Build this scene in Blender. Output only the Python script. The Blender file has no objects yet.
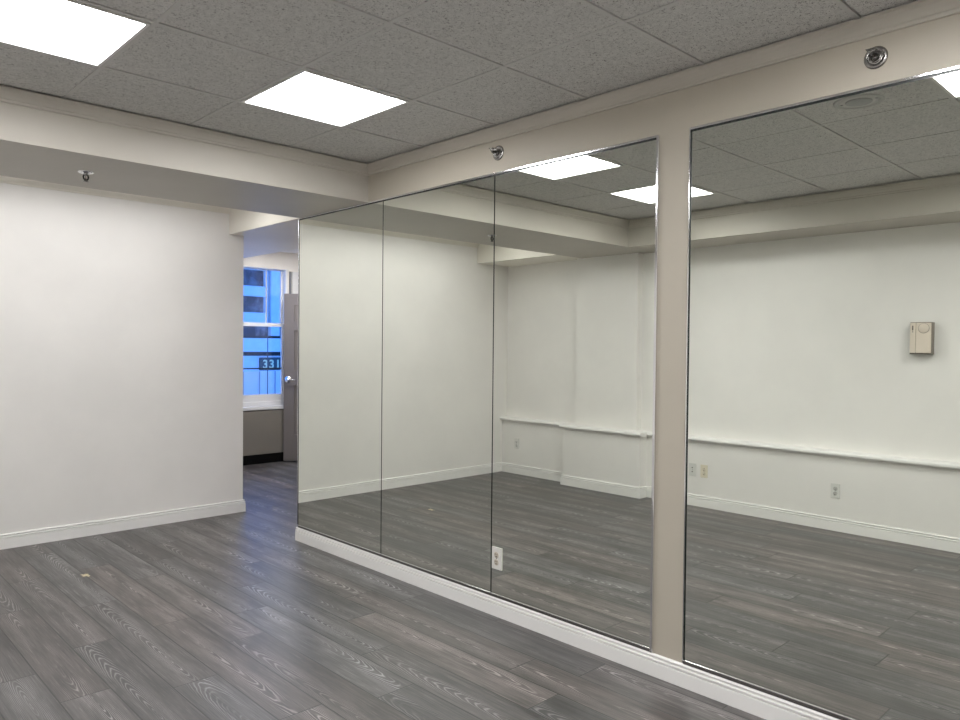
import bpy, bmesh, math, random
from mathutils import Vector, Matrix
random.seed(7)
S = bpy.context.scene
COL = S.collection

# ------------------------------------------------------------------ camera, world, exposure
D, H, YAW, PITCH, ROLL, FPX = 2.8277, 1.4521, 0.7646, -0.0180, 0.0092, 739.6
F = Vector((math.sin(YAW)*math.cos(PITCH), math.cos(YAW)*math.cos(PITCH), math.sin(PITCH)))
R = Vector((math.cos(YAW), -math.sin(YAW), 0)); U = R.cross(F)
R2 = R*math.cos(ROLL) + U*math.sin(ROLL); U2 = -R*math.sin(ROLL) + U*math.cos(ROLL)
cam = bpy.data.cameras.new('camera'); cam.sensor_width = 36; cam.lens = FPX/960*36
cam.clip_start = 0.02; cam.clip_end = 500
co = bpy.data.objects.new('camera', cam); COL.objects.link(co)
m = Matrix((R2, U2, -F)).transposed().to_4x4(); m.translation = Vector((-D, 0, H)); co.matrix_world = m
S.camera = co
W = bpy.data.worlds.new('sky'); S.world = W; W.use_nodes = True
bg = W.node_tree.nodes['Background']
bg.inputs['Color'].default_value = (0.085, 0.285, 1.0, 1); bg.inputs['Strength'].default_value = 2.3
S.view_settings.view_transform = 'Standard'; S.view_settings.look = 'None'
S.view_settings.gamma = 1; S.view_settings.use_curve_mapping = False
S.view_settings.exposure = 0.0
S.cycles.diffuse_bounces = 6; S.cycles.max_bounces = 14
LIGHT = 24.5                                   # radiance of the ceiling panels
LIGHT_COL = (1.0, 0.997, 0.998, 1)

# ------------------------------------------------------------------ dimensions (metres)
ZC, ZS = 2.633, 2.390                         # tile ceiling, underside of the soffits
YF, YS, YB = 4.020, 4.888, 6.050              # soffit front, soffit back = end of mirror wall, back wall
YR = -2.66                                    # rear wall
XB, XL, XU = -2.930, -3.355, -3.430           # left bulkhead face, lower and upper left wall
YW = 8.40                                     # window wall of the far room
ZT = 2.80

# ------------------------------------------------------------------ materials
class NT:
    def __init__(s, name):
        s.m = bpy.data.materials.new(name); s.m.use_nodes = True; s.t = s.m.node_tree
        s.b = s.t.nodes['Principled BSDF']; s.out = s.t.nodes['Material Output']
    def n(s, typ, **kw):
        o = s.t.nodes.new(typ)
        for k, v in kw.items():
            if k == 'i':
                for kk, vv in v.items():
                    if isinstance(vv, bpy.types.NodeSocket): s.t.links.new(vv, o.inputs[kk])
                    else: o.inputs[kk].default_value = vv
            else: setattr(o, k, v)
        return o
    def math(s, op, a, b=None, c=None, clamp=False):
        o = s.t.nodes.new('ShaderNodeMath'); o.operation = op; o.use_clamp = clamp
        for k, v in enumerate((a, b, c)):
            if v is None: continue
            if isinstance(v, bpy.types.NodeSocket): s.t.links.new(v, o.inputs[k])
            else: o.inputs[k].default_value = v
        return o.outputs[0]
    def mix(s, f, a, b, mode='MIX'):
        o = s.t.nodes.new('ShaderNodeMix'); o.data_type = 'RGBA'; o.blend_type = mode
        for k, v in ((0, f), (6, a), (7, b)):
            if isinstance(v, bpy.types.NodeSocket): s.t.links.new(v, o.inputs[k])
            elif k == 0: o.inputs[0].default_value = v
            else: o.inputs[k].default_value = (*v[:3], 1)
        return o.outputs[2]
    def smooth(s, v, lo, hi, a=0.0, b=1.0):
        o = s.t.nodes.new('ShaderNodeMapRange'); o.interpolation_type = 'SMOOTHSTEP'
        s.t.links.new(v, o.inputs[0])
        for k, x in zip((1, 2, 3, 4), (lo, hi, a, b)): o.inputs[k].default_value = x
        return o.outputs[0]
    def noise(s, vec, scale, detail=3, rough=.5, dist=0):
        o = s.n('ShaderNodeTexNoise', i={'Vector': vec, 'Scale': scale, 'Detail': detail, 'Roughness': rough, 'Distortion': dist})
        return o.outputs['Fac']
    def comb(s, x, y, z):
        o = s.t.nodes.new('ShaderNodeCombineXYZ')
        for k, v in enumerate((x, y, z)):
            if isinstance(v, bpy.types.NodeSocket): s.t.links.new(v, o.inputs[k])
            else: o.inputs[k].default_value = v
        return o.outputs[0]
    def set(s, **kw):
        for k, v in kw.items():
            k = k.replace('_', ' ')
            if isinstance(v, bpy.types.NodeSocket): s.t.links.new(v, s.b.inputs[k])
            else: s.b.inputs[k].default_value = v
        return s
    def bump(s, h, strength, dist=0.001):
        o = s.n('ShaderNodeBump', i={'Height': h, 'Strength': strength, 'Distance': dist})
        s.t.links.new(o.outputs[0], s.b.inputs['Normal'])
    def pos(s): return s.n('ShaderNodeNewGeometry').outputs['Position']

def plain(name, col, rough=.5, metal=0.0, spec=.5):
    n = NT(name); n.set(Base_Color=(*col, 1), Roughness=rough, Metallic=metal, Specular_IOR_Level=spec); return n.m

def paint(name, col, rough=.5, spec=.4, var=.03, roller=.10):
    n = NT(name); P = n.pos()
    f = n.noise(P, 1.3, 4, .6)
    c2 = tuple(c*(1-var) for c in col); c1 = tuple(min(1, c*(1+var)) for c in col)
    n.set(Base_Color=n.mix(n.smooth(f, .3, .7), c1, c2), Roughness=rough, Specular_IOR_Level=spec)
    n.bump(n.noise(P, 260, 2), roller, .0006)
    return n.m

WHITE = paint('wall_paint', (.83, .81, .785), .42, .5)
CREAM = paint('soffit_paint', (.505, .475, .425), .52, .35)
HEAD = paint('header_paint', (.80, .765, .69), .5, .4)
TAUPE = paint('taupe_paint', (.46, .421, .352), .5, .4)
TRIM = paint('trim_paint', (.86, .85, .835), .32, .5, .015, .03)
CROWN = paint('crown_paint', (.52, .488, .43), .45, .4, .015, .03)
FARW = paint('far_paint', (.78, .74, .68), .55, .3)
COVER = paint('cover_paint', (.22, .20, .172), .5, .3, .02, .02)
BLACK = plain('black_vinyl', (.004, .004, .004), .6, 0, .1)
DOORP = paint('door_paint', (.19, .17, .162), .42, .4, .02, .03)
CHROME = plain('chrome', (.82, .82, .84), .12, 1.0)
BRUSH = plain('brushed_chrome', (.16, .155, .15), .3, 1.0)
GUN = plain('dull_chrome', (.33, .32, .31), .25, 1.0)
DARK = plain('dark_gap', (.02, .02, .02), .6)
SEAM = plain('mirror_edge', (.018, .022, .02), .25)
PLATEW = plain('white_plastic', (.74, .73, .70), .35)
PLATEG = plain('grey_plastic', (.68, .68, .65), .4)
PLATEI = plain('ivory_plastic', (.74, .68, .54), .4)
BEIGE = plain('beige_plastic', (.74, .655, .56), .45)
BEIGE2 = plain('beige_plastic_dark', (.22, .19, .16), .5)
SLOT = plain('slot_black', (.03, .022, .018), .5)
GRILLE = plain('grey_grille', (.36, .36, .35), .6)
VINYL = plain('window_vinyl', (.72, .72, .72), .4)
METALW = plain('fixture_white', (.72, .71, .69), .4)
BLACKM = plain('blackened_metal', (.05, .048, .045), .35, .8)
BULB = plain('dark_bulb', (.10, .03, .02), .15)

def mirror_mat():
    n = NT('mirror_silver'); g = n.n('ShaderNodeBsdfGlossy', i={'Color': (.855, .88, .82, 1), 'Roughness': 0.0})
    n.t.links.new(g.outputs[0], n.out.inputs[0]); return n.m
MIRROR = mirror_mat()

def glass_mat():
    n = NT('window_glass')
    t = n.n('ShaderNodeBsdfTransparent', i={'Color': (.93, .96, .97, 1)})
    g = n.n('ShaderNodeBsdfGlossy', i={'Color': (1, 1, 1, 1), 'Roughness': 0.0})
    x = n.n('ShaderNodeMixShader', i={0: .035, 1: t.outputs[0], 2: g.outputs[0]})
    n.t.links.new(x.outputs[0], n.out.inputs[0]); return n.m
GLASS = glass_mat()

def emit_mat(name, col, s):
    n = NT(name); e = n.n('ShaderNodeEmission', i={'Color': col, 'Strength': s})
    n.t.links.new(e.outputs[0], n.out.inputs[0]); return n.m
PANEL = emit_mat('light_diffuser', LIGHT_COL, LIGHT)
PANEL_FAR = emit_mat('light_diffuser_far', LIGHT_COL, LIGHT*1.45)

def tile_mat():
    n = NT('fissured_tile'); P = n.pos()
    w = n.noise(P, 45, 2, .5)
    f1 = n.noise(P, 125, 3, .65, 1.2)
    pit = n.smooth(f1, .57, .63)
    f2 = n.noise(P, 290, 2, .5)
    pin = n.smooth(f2, .60, .68)
    base = n.mix(n.smooth(w, .3, .7), (.635, .624, .603), (.57, .56, .543))
    c = n.mix(n.math('MULTIPLY', pit, .85), base, (.13, .126, .12))
    c = n.mix(n.math('MULTIPLY', pin, .45), c, (.13, .126, .12))
    n.set(Base_Color=c, Roughness=.9, Specular_IOR_Level=.1)
    n.bump(n.math('ADD', pit, n.math('MULTIPLY', pin, .4)), -.5, .002)
    return n.m
TILE = tile_mat()
TBAR = paint('grid_paint', (.565, .554, .537), .6, .2, .02, .02)

PW, PL = .1925, 1.295
def floor_mat():
    n = NT('grey_oak_plank')
    uv = n.n('ShaderNodeUVMap', uv_map='plank').outputs[0]
    s = n.n('ShaderNodeSeparateXYZ', i={0: uv}); u, v = s.outputs[0], s.outputs[1]
    a = n.n('ShaderNodeAttribute', attribute_name='rnd')
    c = n.n('ShaderNodeSeparateColor', i={0: a.outputs['Color']}); r1, r2, r3 = c.outputs[0], c.outputs[1], c.outputs[2]
    r4 = a.outputs['Alpha']
    zoff = n.math('MULTIPLY', r3, 37.0)
    # cathedral rings: distance from a slightly tilted heart line
    q = n.math('SUBTRACT', u, n.math('MULTIPLY', n.math('SUBTRACT', r1, .5), .11))
    vv = n.math('SUBTRACT', v, n.math('MULTIPLY', r2, PL))
    wob = n.noise(n.comb(n.math('MULTIPLY', u, 9.0), n.math('MULTIPLY', v, 2.2), zoff), 1.0, 3, .55)
    wob2 = n.noise(n.comb(n.math('MULTIPLY', u, 40.0), n.math('MULTIPLY', v, 16.0), zoff), 1.0, 3, .6)
    tilt = n.math('MULTIPLY', vv, n.math('MULTIPLY_ADD', r4, .05, .035))
    rr = n.math('SQRT', n.math('ADD', n.math('MULTIPLY', q, q), n.math('MULTIPLY', tilt, tilt)))
    ph = n.math('ADD', n.math('MULTIPLY', rr, 2*math.pi/.0050),
                n.math('ADD', n.math('MULTIPLY', wob, 26.0), n.math('MULTIPLY', wob2, 5.0)))
    ring = n.math('POWER', n.math('MULTIPLY_ADD', n.math('SINE', ph), .5, .5), 4.5)
    msk = n.noise(n.comb(n.math('MULTIPLY', q, 14.0), n.math('MULTIPLY', v, 2.0), n.math('ADD', zoff, 5.0)), 1.0, 2, .5)
    near = n.smooth(n.math('ABSOLUTE', q), .075, .02)
    rings = n.math('MULTIPLY', ring, n.math('MULTIPLY', near, n.smooth(msk, .36, .56)))
    # straight pores and cloudy tone
    st = n.noise(n.comb(n.math('MULTIPLY', u, 190.0), n.math('MULTIPLY', v, 5.0), zoff), 1.0, 4, .65)
    st2 = n.noise(n.comb(n.math('MULTIPLY', u, 45.0), n.math('MULTIPLY', v, 1.6), zoff), 1.0, 3, .6)
    cl = n.noise(n.comb(n.math('MULTIPLY', u, 9.0), n.math('MULTIPLY', v, 3.5), zoff), 1.0, 3, .6)
    base = n.mix(n.smooth(cl, .28, .74), (0.0299, 0.0277, 0.0273), (0.0950, 0.0889, 0.0867))
    base = n.mix(n.math('MULTIPLY', n.smooth(st2, .38, .68), .55), base, (0.1126, 0.1065, 0.1038))
    base = n.mix(n.math('MULTIPLY', n.smooth(st, .48, .64), .62), base, (.022, .021, .021))
    base = n.mix(n.math('MULTIPLY', n.smooth(st, .44, .30), .45), base, (0.2376, 0.2270, 0.2226))
    base = n.mix(n.math('MULTIPLY', rings, .75), base, (0.3520, 0.3388, 0.3344))
    # each plank has its own tone
    tone = n.math('MULTIPLY_ADD', r1, .52, .74)
    warm = n.mix(r4, (1.10, .985, .955), (.965, .99, 1.02))
    tc = n.mix(1.0, base, warm, 'MULTIPLY')
    tc = n.mix(1.0, tc, n.comb(tone, tone, tone), 'MULTIPLY')
    # joints
    eu = n.math('SUBTRACT', PW/2, n.math('ABSOLUTE', u))
    ev = n.math('SUBTRACT', PL/2, n.math('ABSOLUTE', n.math('SUBTRACT', v, PL/2)))
    e = n.math('MINIMUM', eu, ev)
    joint = n.smooth(e, .0042, .0014)
    col = n.mix(n.math('MULTIPLY', joint, .97), tc, (.014, .013, .013))
    # small worn yellowish chip near the back wall
    P = n.pos()
    dv = n.n('ShaderNodeVectorMath', operation='SUBTRACT', i={0: P, 1: (-1.41, 5.02, 0)}).outputs[0]
    dv = n.n('ShaderNodeVectorMath', operation='MULTIPLY', i={0: dv, 1: (1.6, 1.0, 1)}).outputs[0]
    dl = n.n('ShaderNodeVectorMath', operation='LENGTH', i={0: dv}).outputs['Value']
    chip = n.smooth(n.math('ADD', dl, n.math('MULTIPLY', n.noise(P, 38, 3, .7), .20)), .136, .116)
    col = n.mix(chip, col, (.66, .55, .33))
    n.set(Base_Color=col, Specular_IOR_Level=.95,
          Roughness=n.math('MULTIPLY_ADD', cl, .14, .33))
    h = n.math('SUBTRACT', n.math('MULTIPLY', n.math('ADD', rings, st), .25), n.math('MULTIPLY', joint, 3.0))
    n.bump(h, .25, .0012)
    return n.m
FLOORM = floor_mat()

# ------------------------------------------------------------------ mesh helpers
class MB:
    def __init__(s): s.bm = bmesh.new(); s.mats = []
    def mi(s, mat):
        if mat not in s.mats: s.mats.append(mat)
        return s.mats.index(mat)
    def poly(s, pts, mat):
        f = s.bm.faces.new([s.bm.verts.new(p) for p in pts]); f.material_index = s.mi(mat); return f
    def box(s, a, b, mat, bev=0.0, seg=2):
        x0, x1 = sorted((a[0], b[0])); y0, y1 = sorted((a[1], b[1])); z0, z1 = sorted((a[2], b[2]))
        t = bmesh.new()
        r = bmesh.ops.create_cube(t, size=1.0)
        for v in r['verts']:
            v.co = Vector((x0 + (v.co.x+.5)*(x1-x0), y0 + (v.co.y+.5)*(y1-y0), z0 + (v.co.z+.5)*(z1-z0)))
        if bev: bmesh.ops.bevel(t, geom=t.edges[:], offset=bev, segments=seg, affect='EDGES', profile=.5)
        s.add(t, mat)
    def add(s, t, mat, M=None):
        k = s.mi(mat); mp = {}
        for v in t.verts: mp[v] = s.bm.verts.new(M @ v.co if M else v.co)
        for f in t.faces:
            nf = s.bm.faces.new([mp[v] for v in f.verts]); nf.material_index = k; nf.smooth = f.smooth
        t.free()
    def prism(s, prof, axis, a, b, mat, miter=(0, 0)):
        """closed profile [(p, z)] swept along axis 'x' or 'y'; p is the other horizontal coordinate"""
        def pt(p, z, t): return (t, p, z) if axis == 'x' else (p, t, z)
        p0 = prof[0][0]
        va = [s.bm.verts.new(pt(p, z, a + miter[0]*(p-p0))) for p, z in prof]
        vb = [s.bm.verts.new(pt(p, z, b + miter[1]*(p-p0))) for p, z in prof]
        k = s.mi(mat); n = len(prof)
        for i in range(n):
            f = s.bm.faces.new((va[i], va[(i+1) % n], vb[(i+1) % n], vb[i])); f.material_index = k
        for vs in (va, vb[::-1]):
            f = s.bm.faces.new(vs); f.material_index = k
    def lathe(s, prof, M, mat, seg=28):
        """profile [(radius, height)] turned around local z"""
        k = s.mi(mat); rings = []
        for r, h in prof:
            if r < 1e-6: rings.append([s.bm.verts.new(M @ Vector((0, 0, h)))]*seg)
            else: rings.append([s.bm.verts.new(M @ Vector((r*math.cos(2*math.pi*i/seg), r*math.sin(2*math.pi*i/seg), h))) for i in range(seg)])
        for A, B in zip(rings, rings[1:]):
            for i in range(seg):
                q = [A[i], A[(i+1) % seg], B[(i+1) % seg], B[i]]
                q = list(dict.fromkeys(q))
                if len(q) > 2:
                    f = s.bm.faces.new(q); f.material_index = k; f.smooth = True
    def tube(s, pts, r, mat, seg=10):
        k = s.mi(mat); pts = [Vector(p) for p in pts]; rings = []
        for i, p in enumerate(pts):
            d = (pts[min(i+1, len(pts)-1)] - pts[max(i-1, 0)]).normalized()
            a = d.orthogonal().normalized()
            if rings:
                a = (pa - d*pa.dot(d)).normalized()
            pa = a; b = d.cross(a)
            rings.append([s.bm.verts.new(p + r*(a*math.cos(2*math.pi*j/seg) + b*math.sin(2*math.pi*j/seg))) for j in range(seg)])
        for A, B in zip(rings, rings[1:]):
            for j in range(seg):
                f = s.bm.faces.new((A[j], A[(j+1) % seg], B[(j+1) % seg], B[j])); f.material_index = k; f.smooth = True
        for A in (rings[0], rings[-1][::-1]):
            f = s.bm.faces.new(A); f.material_index = k
    def build(s, name, parent=None, recalc=True):
        if recalc: bmesh.ops.recalc_face_normals(s.bm, faces=s.bm.faces[:])
        me = bpy.data.meshes.new(name); s.bm.to_mesh(me); s.bm.free()
        for mt in s.mats: me.materials.append(mt)
        o = bpy.data.objects.new(name, me); COL.objects.link(o)
        if parent: o.parent = parent
        return o

def tag(o, label, cat, group=None, kind=None):
    o['label'] = label; o['category'] = cat
    if group: o['group'] = group
    if kind: o['kind'] = kind
    return o
def struct(o, label, cat): return tag(o, label, cat, kind='structure')
def empty(name, loc=(0, 0, 0), rz=0.0):
    o = bpy.data.objects.new(name, None); COL.objects.link(o)
    o.location = loc; o.rotation_euler = (0, 0, rz); o.empty_display_size = .1
    return o

# ------------------------------------------------------------------ floor
bm = bmesh.new(); uvl = bm.loops.layers.uv.new('plank'); cl = bm.loops.layers.float_color.new('rnd')
known = {0: 3.32, 1: 2.28, 2: 1.98, 3: 2.86, 4: 2.465, 5: 3.42, 6: 3.87, 7: 3.12, 8: 2.55, 9: 3.297}
X0F, X1F, Y0F, Y1F = -3.6, 2.5, YR-.1, YW+.15
k = -14
while True:
    xr = -.07 - PW*k; xl = xr - PW
    if xr < X0F: break
    off = known.get(k, random.uniform(0, PL)) % PL
    y = off - PL*3
    while y < Y1F:
        if y + PL > Y0F:
            ya, yb = max(y, Y0F), min(y+PL, Y1F); xa, xb = max(xl, X0F), min(xr, X1F)
            if xb > xa:
                f = bm.faces.new([bm.verts.new(p) for p in ((xa, ya, 0), (xb, ya, 0), (xb, yb, 0), (xa, yb, 0))])
                rc = (random.random(), random.random(), random.random(), random.random())
                for lp in f.loops:
                    lp[uvl].uv = (lp.vert.co.x - (xl+xr)/2, lp.vert.co.y - y); lp[cl] = rc
        y += PL
    k += 1
nf = len(bm.faces)
r = bmesh.ops.create_cube(bm, size=1)
for v in r['verts']:
    v.co = Vector((X0F + (v.co.x+.5)*(X1F-X0F), Y0F + (v.co.y+.5)*(Y1F-Y0F), -.1 + (v.co.z+.5)*.097))
me = bpy.data.meshes.new('floor'); bm.to_mesh(me); bm.free(); me.materials.append(FLOORM)
fl = bpy.data.objects.new('floor', me); COL.objects.link(fl)
struct(fl, 'grey oak plank floor with dark joints and pale grain', 'floor')

# ------------------------------------------------------------------ walls
b = MB(); b.box((0, YR, 0), (.14, YS, ZT), TAUPE)
struct(b.build('wall_right'), 'taupe wall carrying the mirrors, with a pier between them', 'wall')
b = MB(); b.box((-3.6, YB, 0), (.13, YB+.14, ZT), WHITE); b.box((-.01, YB+.14, 0), (.13, YW+.1, ZT), WHITE)
struct(b.build('wall_back'), 'plain off-white back wall left of the passage', 'wall')
b = MB()
b.box((-3.6, YR, 0), (XL, YB, .60), WHITE)
b.box((-3.6, YR, .60), (XU, YB, ZT), WHITE)
b.box((XL, 4.07, 0), (-3.24, 5.03, .60), WHITE)
b.box((XU, 4.19, .60), (-3.345, 4.95, ZS), WHITE)
struct(b.build('wall_left'), 'off-white wall with ledge and shallow pillar, seen in the mirrors', 'wall')
b = MB(); b.box((-3.6, YR-.12, 0), (.14, YR, ZT), WHITE)
struct(b.build('wall_rear'), 'off-white wall behind the viewer', 'wall')

# soffits and bulkhead
b = MB(); b.box((XB, YF, ZS), (0, YS, ZT), CREAM)
struct(b.build('soffit_back'), 'cream dropped soffit running across the room before the back wall', 'soffit')
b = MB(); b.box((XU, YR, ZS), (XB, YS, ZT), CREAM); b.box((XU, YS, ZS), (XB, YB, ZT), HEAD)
struct(b.build('soffit_left'), 'cream bulkhead along the left wall, seen in the mirrors', 'soffit')
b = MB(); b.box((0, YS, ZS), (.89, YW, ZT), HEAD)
struct(b.build('soffit_passage'), 'low cream ceiling slab over the passage', 'soffit')

# far room shell
b = MB(); b.box((2.33, 4.6, 0), (2.45, YW+.1, ZT), FARW)
struct(b.build('wall_passage_right'), 'taupe side wall of the far room behind the door', 'wall')
b = MB(); b.box((.14, 4.6, 0), (2.33, 4.7, ZT), FARW)
struct(b.build('wall_passage_near'), 'wall closing the far room behind the mirrors', 'wall')
b = MB(); b.box((.89, 4.7, 2.61), (2.33, YW, ZT), WHITE)
struct(b.build('ceiling_far'), 'plain ceiling of the far room', 'ceiling')
WX0, WX1, WZ0, WZ1 = .80, 1.870, .70, 2.40
b = MB()
b.box((.13, YW, 0), (WX0, YW+.14, ZT), FARW); b.box((WX1, YW, 0), (2.33, YW+.14, ZT), FARW)
b.box((WX0, YW, 0), (WX1, YW+.14, WZ0), FARW); b.box((WX0, YW, WZ1), (WX1, YW+.14, ZT), FARW)
struct(b.build('wall_window'), 'taupe outer wall of the far room around the window', 'wall')
b = MB(); b.box((-3.7, YR-.2, ZT), (2.5, YW+.16, ZT+.12), TBAR)
struct(b.build('roof_slab'), 'structural slab above the tile ceiling', 'ceiling')

# ------------------------------------------------------------------ tile ceiling
XE = [0.0, -.585, -1.183, -1.797, -2.377, XB]
YE = [3.4331 + .6096*i for i in range(-10, 5)]
lights = {}
for row, i0 in (('rear', 1), ('near', 5), ('far', 9)):
    lights[row] = i0
b = MB()
def cells():
    ye = sorted([YR] + [y for y in YE if YR+.02 < y < YF-.02] + [YF]); yield from zip(ye, ye[1:])
    ye = sorted([YS] + [y for y in YE if YS+.02 < y < YB-.02] + [YB]); yield from zip(ye, ye[1:])
is_light = lambda xi, y0, y1: xi in (1, 3) and any(abs(y0 - YE[i]) < .01 and abs(y1 - YE[i+1]) < .01 for i in lights.values())
for y0, y1 in cells():
    for xi in range(5):
        xa, xb = XE[xi+1], XE[xi]
        if is_light(xi, y0, y1): continue
        b.box((xa+.006, y0+.0075, ZC+.004), (xb-.006, y1-.0150, ZC+.02), TILE)
for ya, yb in ((YR, YF), (YS, YB)):
    for x in XE[1:-1]: b.box((x-.0085, ya, ZC+.001), (x+.0085, yb, ZC+.03), TBAR)
    b.box((XB, ya, ZC), (XB+.012, yb, ZC+.03), TBAR); b.box((-.02, ya, ZC), (0, yb, ZC+.03), TBAR)
    for y in YE:
        if ya+.02 < y < yb-.02: b.box((XB, y-.010, ZC+.0005), (0, y+.008, ZC+.03), TBAR)
struct(b.build('ceiling'), 'grey fissured tile ceiling in a square metal grid', 'ceiling')

# ceiling lights
def make_light(xa, xb, y0, y1, label, z=ZC, mat=None, rec=.022):
    t = empty('ceiling_light', ((xa+xb)/2, (y0+y1)/2, z)); tag(t, label, 'ceiling light', 'ceiling light panels')
    hx, hy, w = abs(xb-xa)/2-.012, (y1-y0)/2-.012, .012
    f = MB()
    for s in (-1, 1):
        f.box((s*hx, -hy, -.004), (s*(hx-w), hy, .05), METALW)
        f.box((-hx+w, s*hy, -.004), (hx-w, s*(hy-w), .05), METALW)
    f.box((-hx, -hy, .05), (hx, hy, .056), METALW)
    f.build('frame', t)
    d = MB(); d.box((-hx+w, -hy+w, rec), (hx-w, hy-w, rec+.005), mat or PANEL); d.build('diffuser', t)
    return t
LB = {('far', 1): 'lit square ceiling panel nearest the mirrored wall, before the soffit',
      ('far', 3): 'lit square ceiling panel at the upper left, further from the mirrors',
      ('near', 1): 'lit square ceiling panel seen only at the right mirror\'s top edge',
      ('near', 3): 'lit square ceiling panel overhead, left of the viewer',
      ('rear', 1): 'lit square ceiling panel behind the viewer, mirror side',
      ('rear', 3): 'lit square ceiling panel behind the viewer, left wall side'}
for (row, xi), lb in LB.items():
    i = lights[row]; make_light(XE[xi+1], XE[xi], YE[i], YE[i+1], lb)
make_light(-.22, -2.66, 5.22, 5.48, 'long ceiling strip light in the slot behind the soffit', ZC-.030, emit_mat('strip_diffuser', LIGHT_COL, LIGHT*.50), -.020)
make_light(1.2, 1.8, 7.05, 7.65, 'lit square ceiling panel added to light the far room, hidden behind the mirrored wall', 2.606, PANEL_FAR, .0005)  # unseen lamp, added and placed to brighten the window wall

# ------------------------------------------------------------------ crown and baseboards
def crown_prof(p, s):   # p: wall position, s: direction into the room
    q = [(0, 0), (.010, 0), (.012, .004), (.012, .012), (.016, .016), (.019, .030), (.025, .046), (.032, .055), (.034, .057), (.034, .065), (0, .065)]
    return [(p + s*a, ZC - .070 + z) for a, z in q]
def base_prof(p, s, h=.105):
    k = h - .095
    q = [(0, 0), (.018, 0), (.018, .0605+k), (.0172, .0620+k), (.0070, .0630+k), (.0070, .0670+k), (.0165, .0680+k), (.0172, .0705+k), (.0165, .0755+k),
         (.0140, .0770+k), (.0035, .0780+k), (.0035, .0840+k), (.0120, .0850+k), (.0135, .0875+k), (.0120, .0910+k), (.007, .0940+k), (.003, .095+k), (0, .095+k)]
    return [(p + s*a, z) for a, z in q]
b = MB(); b.prism(crown_prof(0, -1), 'y', YR, YF, CROWN, (0, 1)); struct(b.build('trim_1'), 'cream crown moulding above the mirrors', 'trim')
b = MB(); b.prism(crown_prof(YF, -1), 'x', XB, 0, CREAM, (-1, 1)); struct(b.build('trim_2'), 'cream crown moulding on the soffit face', 'trim')
b = MB(); b.prism(crown_prof(XB, 1), 'y', YR, YF, CREAM, (0, -1)); struct(b.build('trim_3'), 'cream crown moulding on the left bulkhead, seen in the mirrors', 'trim')
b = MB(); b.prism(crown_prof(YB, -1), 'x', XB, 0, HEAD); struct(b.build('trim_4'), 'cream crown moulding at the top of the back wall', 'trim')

b = MB(); b.prism(base_prof(0, -1, .097), 'y', YR, YS+.012, TRIM); b.box((0, YS, 0), (.14, YS+.012, .08), TRIM)
struct(b.build('baseboard_right'), 'white moulded baseboard under the mirrors', 'baseboard')
b = MB(); b.prism(base_prof(YB, -1), 'x', XL, .13, TRIM, (0, -1)); b.prism(base_prof(.13, 1), 'y', YB, YB+1.5, TRIM, (-1, 0))
struct(b.build('baseboard_back'), 'white moulded baseboard along the back wall', 'baseboard')
b = MB()
b.prism(base_prof(XL, 1), 'y', YR, 4.07, TRIM); b.prism(base_prof(XL, 1), 'y', 5.03, YB, TRIM, (0, -1))
b.prism(base_prof(-3.24, 1), 'y', 4.07, 5.03, TRIM, (-1, 1))
b.prism(base_prof(4.07, -1), 'x', XL, -3.24, TRIM, (0, -1)); b.prism(base_prof(5.03, 1), 'x', XL, -3.24, TRIM, (0, 1))
struct(b.build('baseboard_left'), 'white moulded baseboard along the left wall, seen in the mirrors', 'baseboard')

# ledge cap with rounded nose
def ledge_prof(p, s, back):
    q = [(.034, .606), (.039, .612), (.040, .620), (.038, .628), (.031, .634), (.012, .637)]
    return [(back, .598), (p, .598), (p + s*.010, .599), (p + s*.012, .603)] + [(p + s*a, z) for a, z in q] + [(back, .640)]
b = MB()
b.prism(ledge_prof(XL, 1, XU), 'y', YR, 4.05, TRIM); b.prism(ledge_prof(XL, 1, XU), 'y', 5.05, YB, TRIM)
b.prism(ledge_prof(-3.24, 1, XU), 'y', 4.045, 5.055, TRIM)
struct(b.build('trim_5'), 'white ledge cap along the left wall, seen in the mirrors', 'trim')

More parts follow.
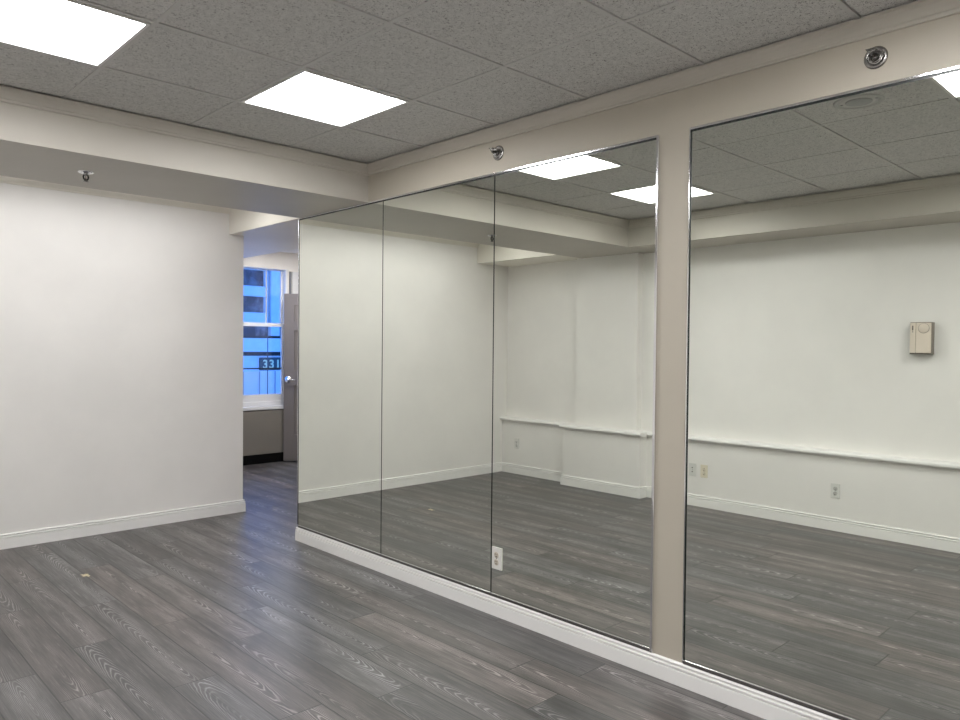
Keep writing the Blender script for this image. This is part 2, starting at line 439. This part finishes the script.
# ------------------------------------------------------------------ mirrors
MZ0, MZ1 = .112, 2.377
def wall_mirror(ya, yb, label, left=False, right=False):
    oy, oz = (ya+yb)/2, MZ0
    t = empty('wall_mirror', (0, oy, oz)); tag(t, label, 'mirror', 'tall wall mirrors')
    b = MB(); x1, x0, c = -.0005, -.006, .0022
    P = lambda x, y, z: (x, y-oy, z-oz)
    g0, g1 = ya+.0018, yb-.0018
    fr = [P(x0, g0+c, MZ0+c), P(x0, g1-c, MZ0+c), P(x0, g1-c, MZ1-c), P(x0, g0+c, MZ1-c)]
    md = [P(x0+.0012, g0, MZ0), P(x0+.0012, g1, MZ0), P(x0+.0012, g1, MZ1), P(x0+.0012, g0, MZ1)]
    bk = [(x1, y, z) for _, y, z in md]
    F_, M_, B_ = ([b.bm.verts.new(p) for p in q] for q in (fr, md, bk))
    def face(vs, mt): f = b.bm.faces.new(vs); f.material_index = b.mi(mt)
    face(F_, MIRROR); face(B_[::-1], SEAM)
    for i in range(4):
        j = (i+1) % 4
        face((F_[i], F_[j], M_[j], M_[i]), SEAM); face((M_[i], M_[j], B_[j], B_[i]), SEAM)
    b.build('glass', t)
    def part(name, a, c, bev, mt=CHROME):
        q = MB(); q.box(P(*a), P(*c), mt, bev); q.build(name, t)
    e0 = ya - (.004 if right else 0); e1 = yb + (.004 if left else 0)
    part('top_channel', (-.011, e0, MZ1+.0025), (-.0005, e1, MZ1+.012), .0012)
    part('top_shadow_strip', (-.0068, e0, MZ1-.006), (-.0005, e1, MZ1+.0025), 0, SEAM)  # near-black strip drawn in as the shadow line under the channel
    part('bottom_channel', (-.0095, e0, MZ0-.001), (-.0005, e1, MZ0+.004), .001)
    part('bottom_shadow_strip', (-.0070, e0, MZ0-.014), (-.0005, e1, MZ0-.001), 0, GUN)  # dull strip standing in for the dark, shaded gap below the glass
    if right: part('side_channel', (-.013, ya-.010, MZ0-.010), (-.0005, ya+.003, MZ1+.010), .003)
    if left:
        part('side_channel', (-.010, yb+.003, MZ0-.010), (-.0005, yb+.008, MZ1+.010), .0015)
        part('side_shadow_strip', (-.0068, yb-.004, MZ0-.010), (-.0005, yb+.003, MZ1+.002), 0, SEAM)  # near-black strip drawn in as the shadow line beside the glass
    return t
wall_mirror(3.845, 4.880, 'leftmost tall wall mirror panel, beside the passage', left=True)
wall_mirror(2.839, 3.845, 'middle tall wall mirror panel between two thin dark seams')
wall_mirror(1.826, 2.839, 'tall wall mirror panel left of the taupe pier, outlet at its lower corner', right=True)
wall_mirror(.600, 1.660, 'tall wall mirror panel right of the taupe pier, at the photo\'s right edge', left=True)
wall_mirror(-.36, .600, 'tall wall mirror panel past the right edge, behind the viewer', right=True)

# ------------------------------------------------------------------ electrical outlets
def duplex(name, loc, face, label, plate, ins, w=.070, h=.117, kind='duplex'):
    """face: +1 looks to +x, -1 looks to -x"""
    t = empty(name, loc); tag(t, label, 'outlet', 'wall outlets')
    def bx(nm, x0, x1, y0, y1, z0, z1, mt, bev=0, par=None):
        q = MB(); q.box((face*x0, y0, z0), (face*x1, y1, z1), mt, bev); return q.build(nm, par or t)
    bx('cover_plate', 0, .006, -w/2, w/2, -h/2, h/2, plate, .002)
    if kind == 'duplex':
        for s in (-1, 1):
            q = MB(); M = Matrix.Translation((face*.006, 0, s*.0195)) @ Matrix.Rotation(face*math.pi/2, 4, 'Y')
            q.lathe([(0, .0026), (.0150, .0026), (.0168, .0016), (.0172, -.0005)], M, ins, 24)
            rc = q.build('receptacle', t)
            for k, dy in enumerate((-.0065, .0065)):
                bx('slot', .0084, .0089, dy-.0019, dy+.0019, s*.0195+.0005, s*.0195+.0095-(.0015 if k else 0), SLOT, 0, rc)
            q = MB(); M = Matrix.Translation((face*.0084, 0, s*.0195-.008)) @ Matrix.Rotation(face*math.pi/2, 4, 'Y')
            q.lathe([(0, .0006), (.0036, .0006), (.0036, -.0003)], M, SLOT, 14); q.build('ground_hole', rc)
    elif kind == 'jack':
        for s in (-1, 1): bx('jack', .006, .0085, -.009, .009, s*.019-.008, s*.019+.008, ins, .001)
        for s in (-1, 1): bx('jack_opening', .0085, .0089, -.006, .006, s*.019-.004, s*.019+.005, SLOT)
    q = MB(); M = Matrix.Translation((face*.006, 0, 0)) @ Matrix.Rotation(face*math.pi/2, 4, 'Y')
    q.lathe([(0, .0016), (.002, .0014), (.0032, 0)], M, BRUSH, 12); q.build('screw', t)
    return t
duplex('wall_outlet', (-.0062, 2.793, .312), -1, 'white duplex outlet set into the mirror beside a seam', PLATEW, plain('buff_plastic', (.55, .49, .41), .4), .072, .119)
duplex('wall_outlet', (XL, 2.292, .320), 1, 'pale outlet low on the left wall, alone in the right mirror', PLATEG, plain('grey_insert', (.50, .50, .47), .4))
duplex('wall_outlet', (XL, 3.567, .330), 1, 'white-grey plate next to the pier in the right mirror, left of an ivory one', PLATEG, PLATEG, kind='jack')
duplex('wall_outlet', (XL, 3.450, .329), 1, 'ivory outlet next to a grey plate, seen in the right mirror', PLATEI, PLATEI)
duplex('wall_outlet', (XL, 5.810, .347), 1, 'white outlet in the far corner bay, seen in the left mirrors', PLATEW, PLATEW)

# ------------------------------------------------------------------ control box on the left wall
t = empty('wall_controller', (XU, 1.704, 1.545)); tag(t, 'beige control box with round dial on the left wall, seen in the right mirror', 'control box')
hw, hh, dp = .073, .120, .082
q = MB(); q.box((0, -hw, -hh), (dp*.86, hw, hh), BEIGE2, .004); q.build('back_box', t)
q = MB(); q.box((dp*.85, -hw+.003, -hh+.010), (dp, .030, hh-.006), BEIGE, .004); q.build('cover', t)
q = MB(); q.box((dp*.85, .032, -hh+.010), (dp-.002, hw-.002, hh-.006), BEIGE, .004); q.build('side_cover', t)
q = MB(); M = Matrix.Translation((dp, -.022, .074)) @ Matrix.Rotation(math.pi/2, 4, 'Y')
q.lathe([(0, .008), (.030, .006), (.034, .004), (.0355, 0)], M, BEIGE, 32); dl = q.build('dial', t)
q = MB(); q.lathe([(.0355, .001), (.0375, .001), (.0375, -.001)], M, BEIGE2, 32); q.build('dial_ring', dl)
q = MB(); q.box((dp-.003, .048, .058), (dp-.0012, .055, .094), SLOT); q.box((dp-.003, .048, .044), (dp-.0012, .054, .051), SLOT); q.build('indicator_slot', t)

# ------------------------------------------------------------------ sprinklers
def sprinkler(loc, M3, label, side):
    t = empty('fire_sprinkler', loc); tag(t, label, 'sprinkler', 'chrome fire sprinklers')
    M = M3.to_4x4()
    q = MB(); q.lathe([(.040, 0), (.0395, .003), (.034, .006), (.028, .0065), (.026, .004), (.020, .004), (.018, .008), (.0125, .009), (.0125, .004)], M, GUN if side else CHROME, 32); q.build('escutcheon', t)
    q = MB(); q.lathe([(.0105, .002), (.0105, .016), (.008, .019), (.005, .020), (0, .020)], M, GUN, 20); q.build('body', t)
    q = MB()
    for s in (-1, 1):
        q.tube([M @ Vector((s*.009, 0, .016)), M @ Vector((s*.0125, 0, .026)), M @ Vector((s*.011, 0, .036)), M @ Vector((s*.003, 0, .046))], .0048, BLACKM, 8)
    q.lathe([(0, .052), (.004, .051), (.005, .046), (.004, .042), (0, .042)], M, BRUSH, 14); q.build('yoke', t)
    q = MB(); q.lathe([(0, .020), (.0022, .021), (.0022, .040), (0, .042)], M, BULB, 12); q.build('bulb', t)
    q = MB()
    if side:
        q.box((-.014, .004, .050), (.014, .016, .0515), GUN)
        q.box((-.015, .014, .030), (.015, .0155, .062), GUN)
        q.build('deflector', t).matrix_local = M
    else:
        q.lathe([(0, .053), (.013, .0535), (.0145, .052), (.013, .0515), (0, .0515)], M, GUN, 20)
        q.build('deflector', t)
    return t
side = Matrix(((0, 0, -1), (-1, 0, 0), (0, 1, 0)))     # local z -> -x (out of the mirror wall), local y -> up
sprinkler((0, 2.819, 2.493), side, 'small chrome sidewall sprinkler above the left mirrors', True)
sprinkler((0, .939, 2.487), side, 'chrome sidewall sprinkler above the right mirror', True)
down = Matrix(((1, 0, 0), (0, -1, 0), (0, 0, -1)))
sprinkler((-1.574, 4.443, ZS), down, 'chrome pendent sprinkler under the soffit', False)

# round ceiling plate
t = empty('ceiling_vent', (-.935, 1.318, ZC+.005)); tag(t, 'round grey ceiling vent seen in the top of the right mirror', 'vent')
q = MB(); M = Matrix.Rotation(math.pi, 4, 'X')
q.lathe([(.112, 0), (.110, .004), (.100, .006), (.092, .004), (.088, .001), (.070, .001)], M, plain('vent_ring', (.44, .43, .415), .6), 40); q.build('outer_ring', t)
q = MB(); q.lathe([(0, .008), (.052, .008), (.058, .006), (.060, 0)], M, GRILLE, 36); q.build('centre_disc', t)
for s in (-1, 1):
    q = MB(); q.lathe([(0, .004), (.006, .004), (.007, 0)], Matrix.Translation((0, s*.078, 0)) @ M, GRILLE, 12); q.build('clip', t)
q = MB(); q.lathe([(.0885, -.001), (.0885, .0018), (.058, .0018)], M, TBAR, 36); q.build('backing', t)

# ------------------------------------------------------------------ far room: window, cover, door
wd = empty('window_1', (0, 0, 0)); struct(wd, 'double hung window with blue daylight at the end of the passage', 'window')
f = MB(); ya, yb = YW-.012, YW+.11
def ring(mb, x0, x1, z0, z1, w, y0, y1, mt, wt=None, wb=None):
    wt = wt or w; wb = wb or w
    mb.box((x0, y0, z0), (x0+w, y1, z1), mt, .002); mb.box((x1-w, y0, z0), (x1, y1, z1), mt, .002)
    mb.box((x0+w, y0, z0), (x1-w, y1, z0+wb), mt, .002); mb.box((x0+w, y0, z1-wt), (x1-w, y1, z1), mt, .002)
ring(f, WX0, WX1, WZ0, WZ1, .030, YW+.005, YW+.12, VINYL, .012, .05); f.build('window_frame', wd)
f = MB(); ring(f, WX0+.03, WX1-.03, 1.690, WZ1-.012, .026, YW+.075, YW+.105, VINYL, .012, .03); us = f.build('upper_sash', wd)
f = MB(); f.box((WX0+.05, YW+.088, 1.71), (WX1-.05, YW+.092, WZ1-.02), GLASS); f.build('pane', us)
f = MB(); ring(f, WX0+.03, WX1-.03, .750, 1.722, .030, YW+.035, YW+.070, VINYL, .045, .09); ls = f.build('lower_sash', wd)
f = MB(); f.box((WX0+.05, YW+.050, .83), (WX1-.05, YW+.054, 1.69), GLASS); f.build('pane', ls)
f = MB(); f.box((WX0+.05, YW+.045, 1.150), (WX1-.06, YW+.066, 1.166), DARK); f.build('sash_rail', ls)
f = MB(); f.box((1.628, YW+.060, .84), (1.636, YW+.068, 1.68), plain('muntin_blue', (.05, .07, .11), .4)); f.build('muntin', ls)
f = MB(); f.box((1.612, YW+.078, 1.72), (1.622, YW+.096, WZ1-.02), VINYL); f.box((1.622, YW+.078, 1.72), (1.629, YW+.096, WZ1-.02), DARK); f.build('muntin', us)
f = MB(); f.box((WX0-.05, YW-.075, .655), (WX1-.01, YW+.03, .700), VINYL, .008); f.build('window_sill', wd)

t = empty('radiator_cover', (1.2, YW-.03, 0)); tag(t, 'taupe radiator cover under the window at the end of the passage', 'radiator cover')
q = MB(); q.box((-.9, -.035, .115), (.635, .029, .650), COVER, .003); q.build('front_panel', t)
q = MB(); q.box((-.9, -.030, 0), (.635, .028, .115), BLACK); q.build('plinth', t)

# blind and post beside the window, above the door
b = MB(); b.box((1.885, YW-.012, .9), (1.915, YW-.0005, 2.375), plain('dark_trim', (.15, .15, .165), .5)); struct(b.build('trim_6'), 'dark vertical strip between window and white panel, above the door', 'trim')
b = MB(); b.box((1.925, YW-.016, .9), (2.32, YW-.0005, 2.375), paint('panel_white', (.66, .65, .64), .5), .002); struct(b.build('trim_7'), 'white panel beside the window, above the door', 'trim')

# door leaf, ajar
ang = math.atan2(-.78, .625)
dr = empty('door_1', (1.782, 8.315, 0), ang); struct(dr, 'grey six-panel door standing open at the end of the passage', 'door')
q = MB(); DW, DH, DT = .86, 2.085, .048
# local: x from the free edge to the hinge, front face at y = -DT/2
q.box((0, -.006, .012), (DW, .006, DH), DOORP)
st, mu = .135, .11
rails = [(.012, .34), (.95, 1.135), (1.63, 1.745), (1.944, DH)]
for s in (-1, 1):
    y0, y1 = s*.0055, s*DT/2
    for xa, xb in ((0, st), (DW/2-mu/2, DW/2+mu/2), (DW-st, DW)): q.box((xa, y0, .012), (xb, y1, DH), DOORP, .001)
    for za, zb in rails:
        for xa, xb in ((st, DW/2-mu/2), (DW/2+mu/2, DW-st)): q.box((xa, y0, za), (xb, y1, zb), DOORP, .001)
    for (_, za), (zb, _) in zip(rails, rails[1:]):
        for xa, xb in ((st, DW/2-mu/2), (DW/2+mu/2, DW-st)):
            q.box((xa+.045, y0, za+.045), (xb-.045, y1*.62, zb-.045), DOORP, .005)
q.build('door_leaf', dr)
q = MB()
for s in (-1, 1):
    M = Matrix.Translation((.058, s*DT/2, 1.025)) @ Matrix.Rotation(-s*math.pi/2, 4, 'X')
    q.lathe([(.044, 0), (.044, .006), (.038, .012), (.013, .013), (.011, .045), (0, .046)], M, CHROME, 26)
    q.tube([(.058, s*(DT/2+.042), 1.025), (.085, s*(DT/2+.046), 1.025), (.130, s*(DT/2+.042), 1.021), (.165, s*(DT/2+.038), 1.018)], .0085, CHROME, 10)
q.build('door_handle', dr)

# ------------------------------------------------------------------ outside: office building across the street
FACW = paint('facade_white', (.80, .80, .80), .7, .2, .05)
FACB = paint('facade_grey', (.40, .42, .44), .7, .2, .12)
n = NT('facade_glass'); P = n.pos()
n.set(Base_Color=n.mix(n.smooth(n.noise(P, .8, 3, .6), .35, .7), (.03, .035, .04), (.22, .22, .23)), Roughness=.08, Specular_IOR_Level=.5); FGL = n.m
bd = empty('office_building', (0, 80, -12)); tag(bd, 'pale office building with glass bands outside the window', 'building')
def fpart(name, boxes, mt, par=bd):
    q = MB()
    for (x0, x1, y0, y1, z0, z1) in boxes: q.box((x0, y0, z0+12), (x1, y1, z1+12), mt)
    return q.build(name, par)
fpart('wall', [(10, 75, 1.0, 14, -12, 24)], FACB)
zsp = [4.0 + 3.06*i for i in range(0, 7)]
for z in zsp: fpart('spandrel', [(10, 39.0, 0, 1, z, z+1.18)], FACW)
for z in zsp[:-1]: fpart('window_band', [(10, 39.0, .5, 1, z+1.18, z+3.06)], FGL)
fpart('window_band', [(10, 42.4, .5, 1, 2.5, 4.0)], FGL)
fpart('corner_strip', [(39.0, 39.3, -.1, 1, 4.0, 24)], FACW)
fpart('pier', [(39.6, 40.7, -.3, 1, 2.5, 24)], FACW)
fpart('window_band', [(40.7, 42.4, .5, 1, 4.0, 24)], FGL)
fpart('pier', [(42.4, 44, -.3, 1, -12, 24)], FACW)
fpart('canopy', [(10, 42.4, -.8, 1, .63, 2.2)], FACW)
fpart('shopfront', [(10, 42.4, .2, 1, -12, .15)], FACW)
fpart('canopy_gap', [(10, 42.4, .5, 1, .15, .63), (10, 42.4, .3, 1, 2.2, 2.5)], DARK)
sg = MB(); sg.box((38.3, -.05, -1.55+12), (42.3, .19, -.05+12), plain('sign_dark', (.05, .07, .07), .5), .08); so = sg.build('sign', bd)
cu = bpy.data.curves.new('sign_number', 'FONT'); cu.body = '331'; cu.size = 1.4; cu.extrude = .02; cu.space_character = 1.15; cu.offset = .03
tmp = bpy.data.objects.new('sign_number_text', cu); tme = bpy.data.meshes.new_from_object(tmp); bpy.data.objects.remove(tmp)
tme.materials.clear(); tme.materials.append(plain('sign_letters', (.85, .80, .45), .5))
to = bpy.data.objects.new('sign_number', tme); COL.objects.link(to); to.parent = so; bpy.data.curves.remove(cu)
to.location = (38.65, -.08, -1.30+12); to.rotation_euler = (math.pi/2, 0, 0)
pw = MB(); pw.box((-1.5, 0, 0), (6, .15, 2.54), plain('parapet_white', (.85, .85, .85), .6))
for i in range(30): pw.box((-1.5 + i*.24, -.012, 0), (-1.488 + i*.24, 0, 2.54), plain('parapet_joint', (.45, .46, .48), .6) if i == 0 else bpy.data.materials['parapet_joint'])
po = pw.build('parapet'); po.location = (0, 9.6, -1.46); tag(po, 'pale ribbed parapet just outside the lower window', 'parapet')
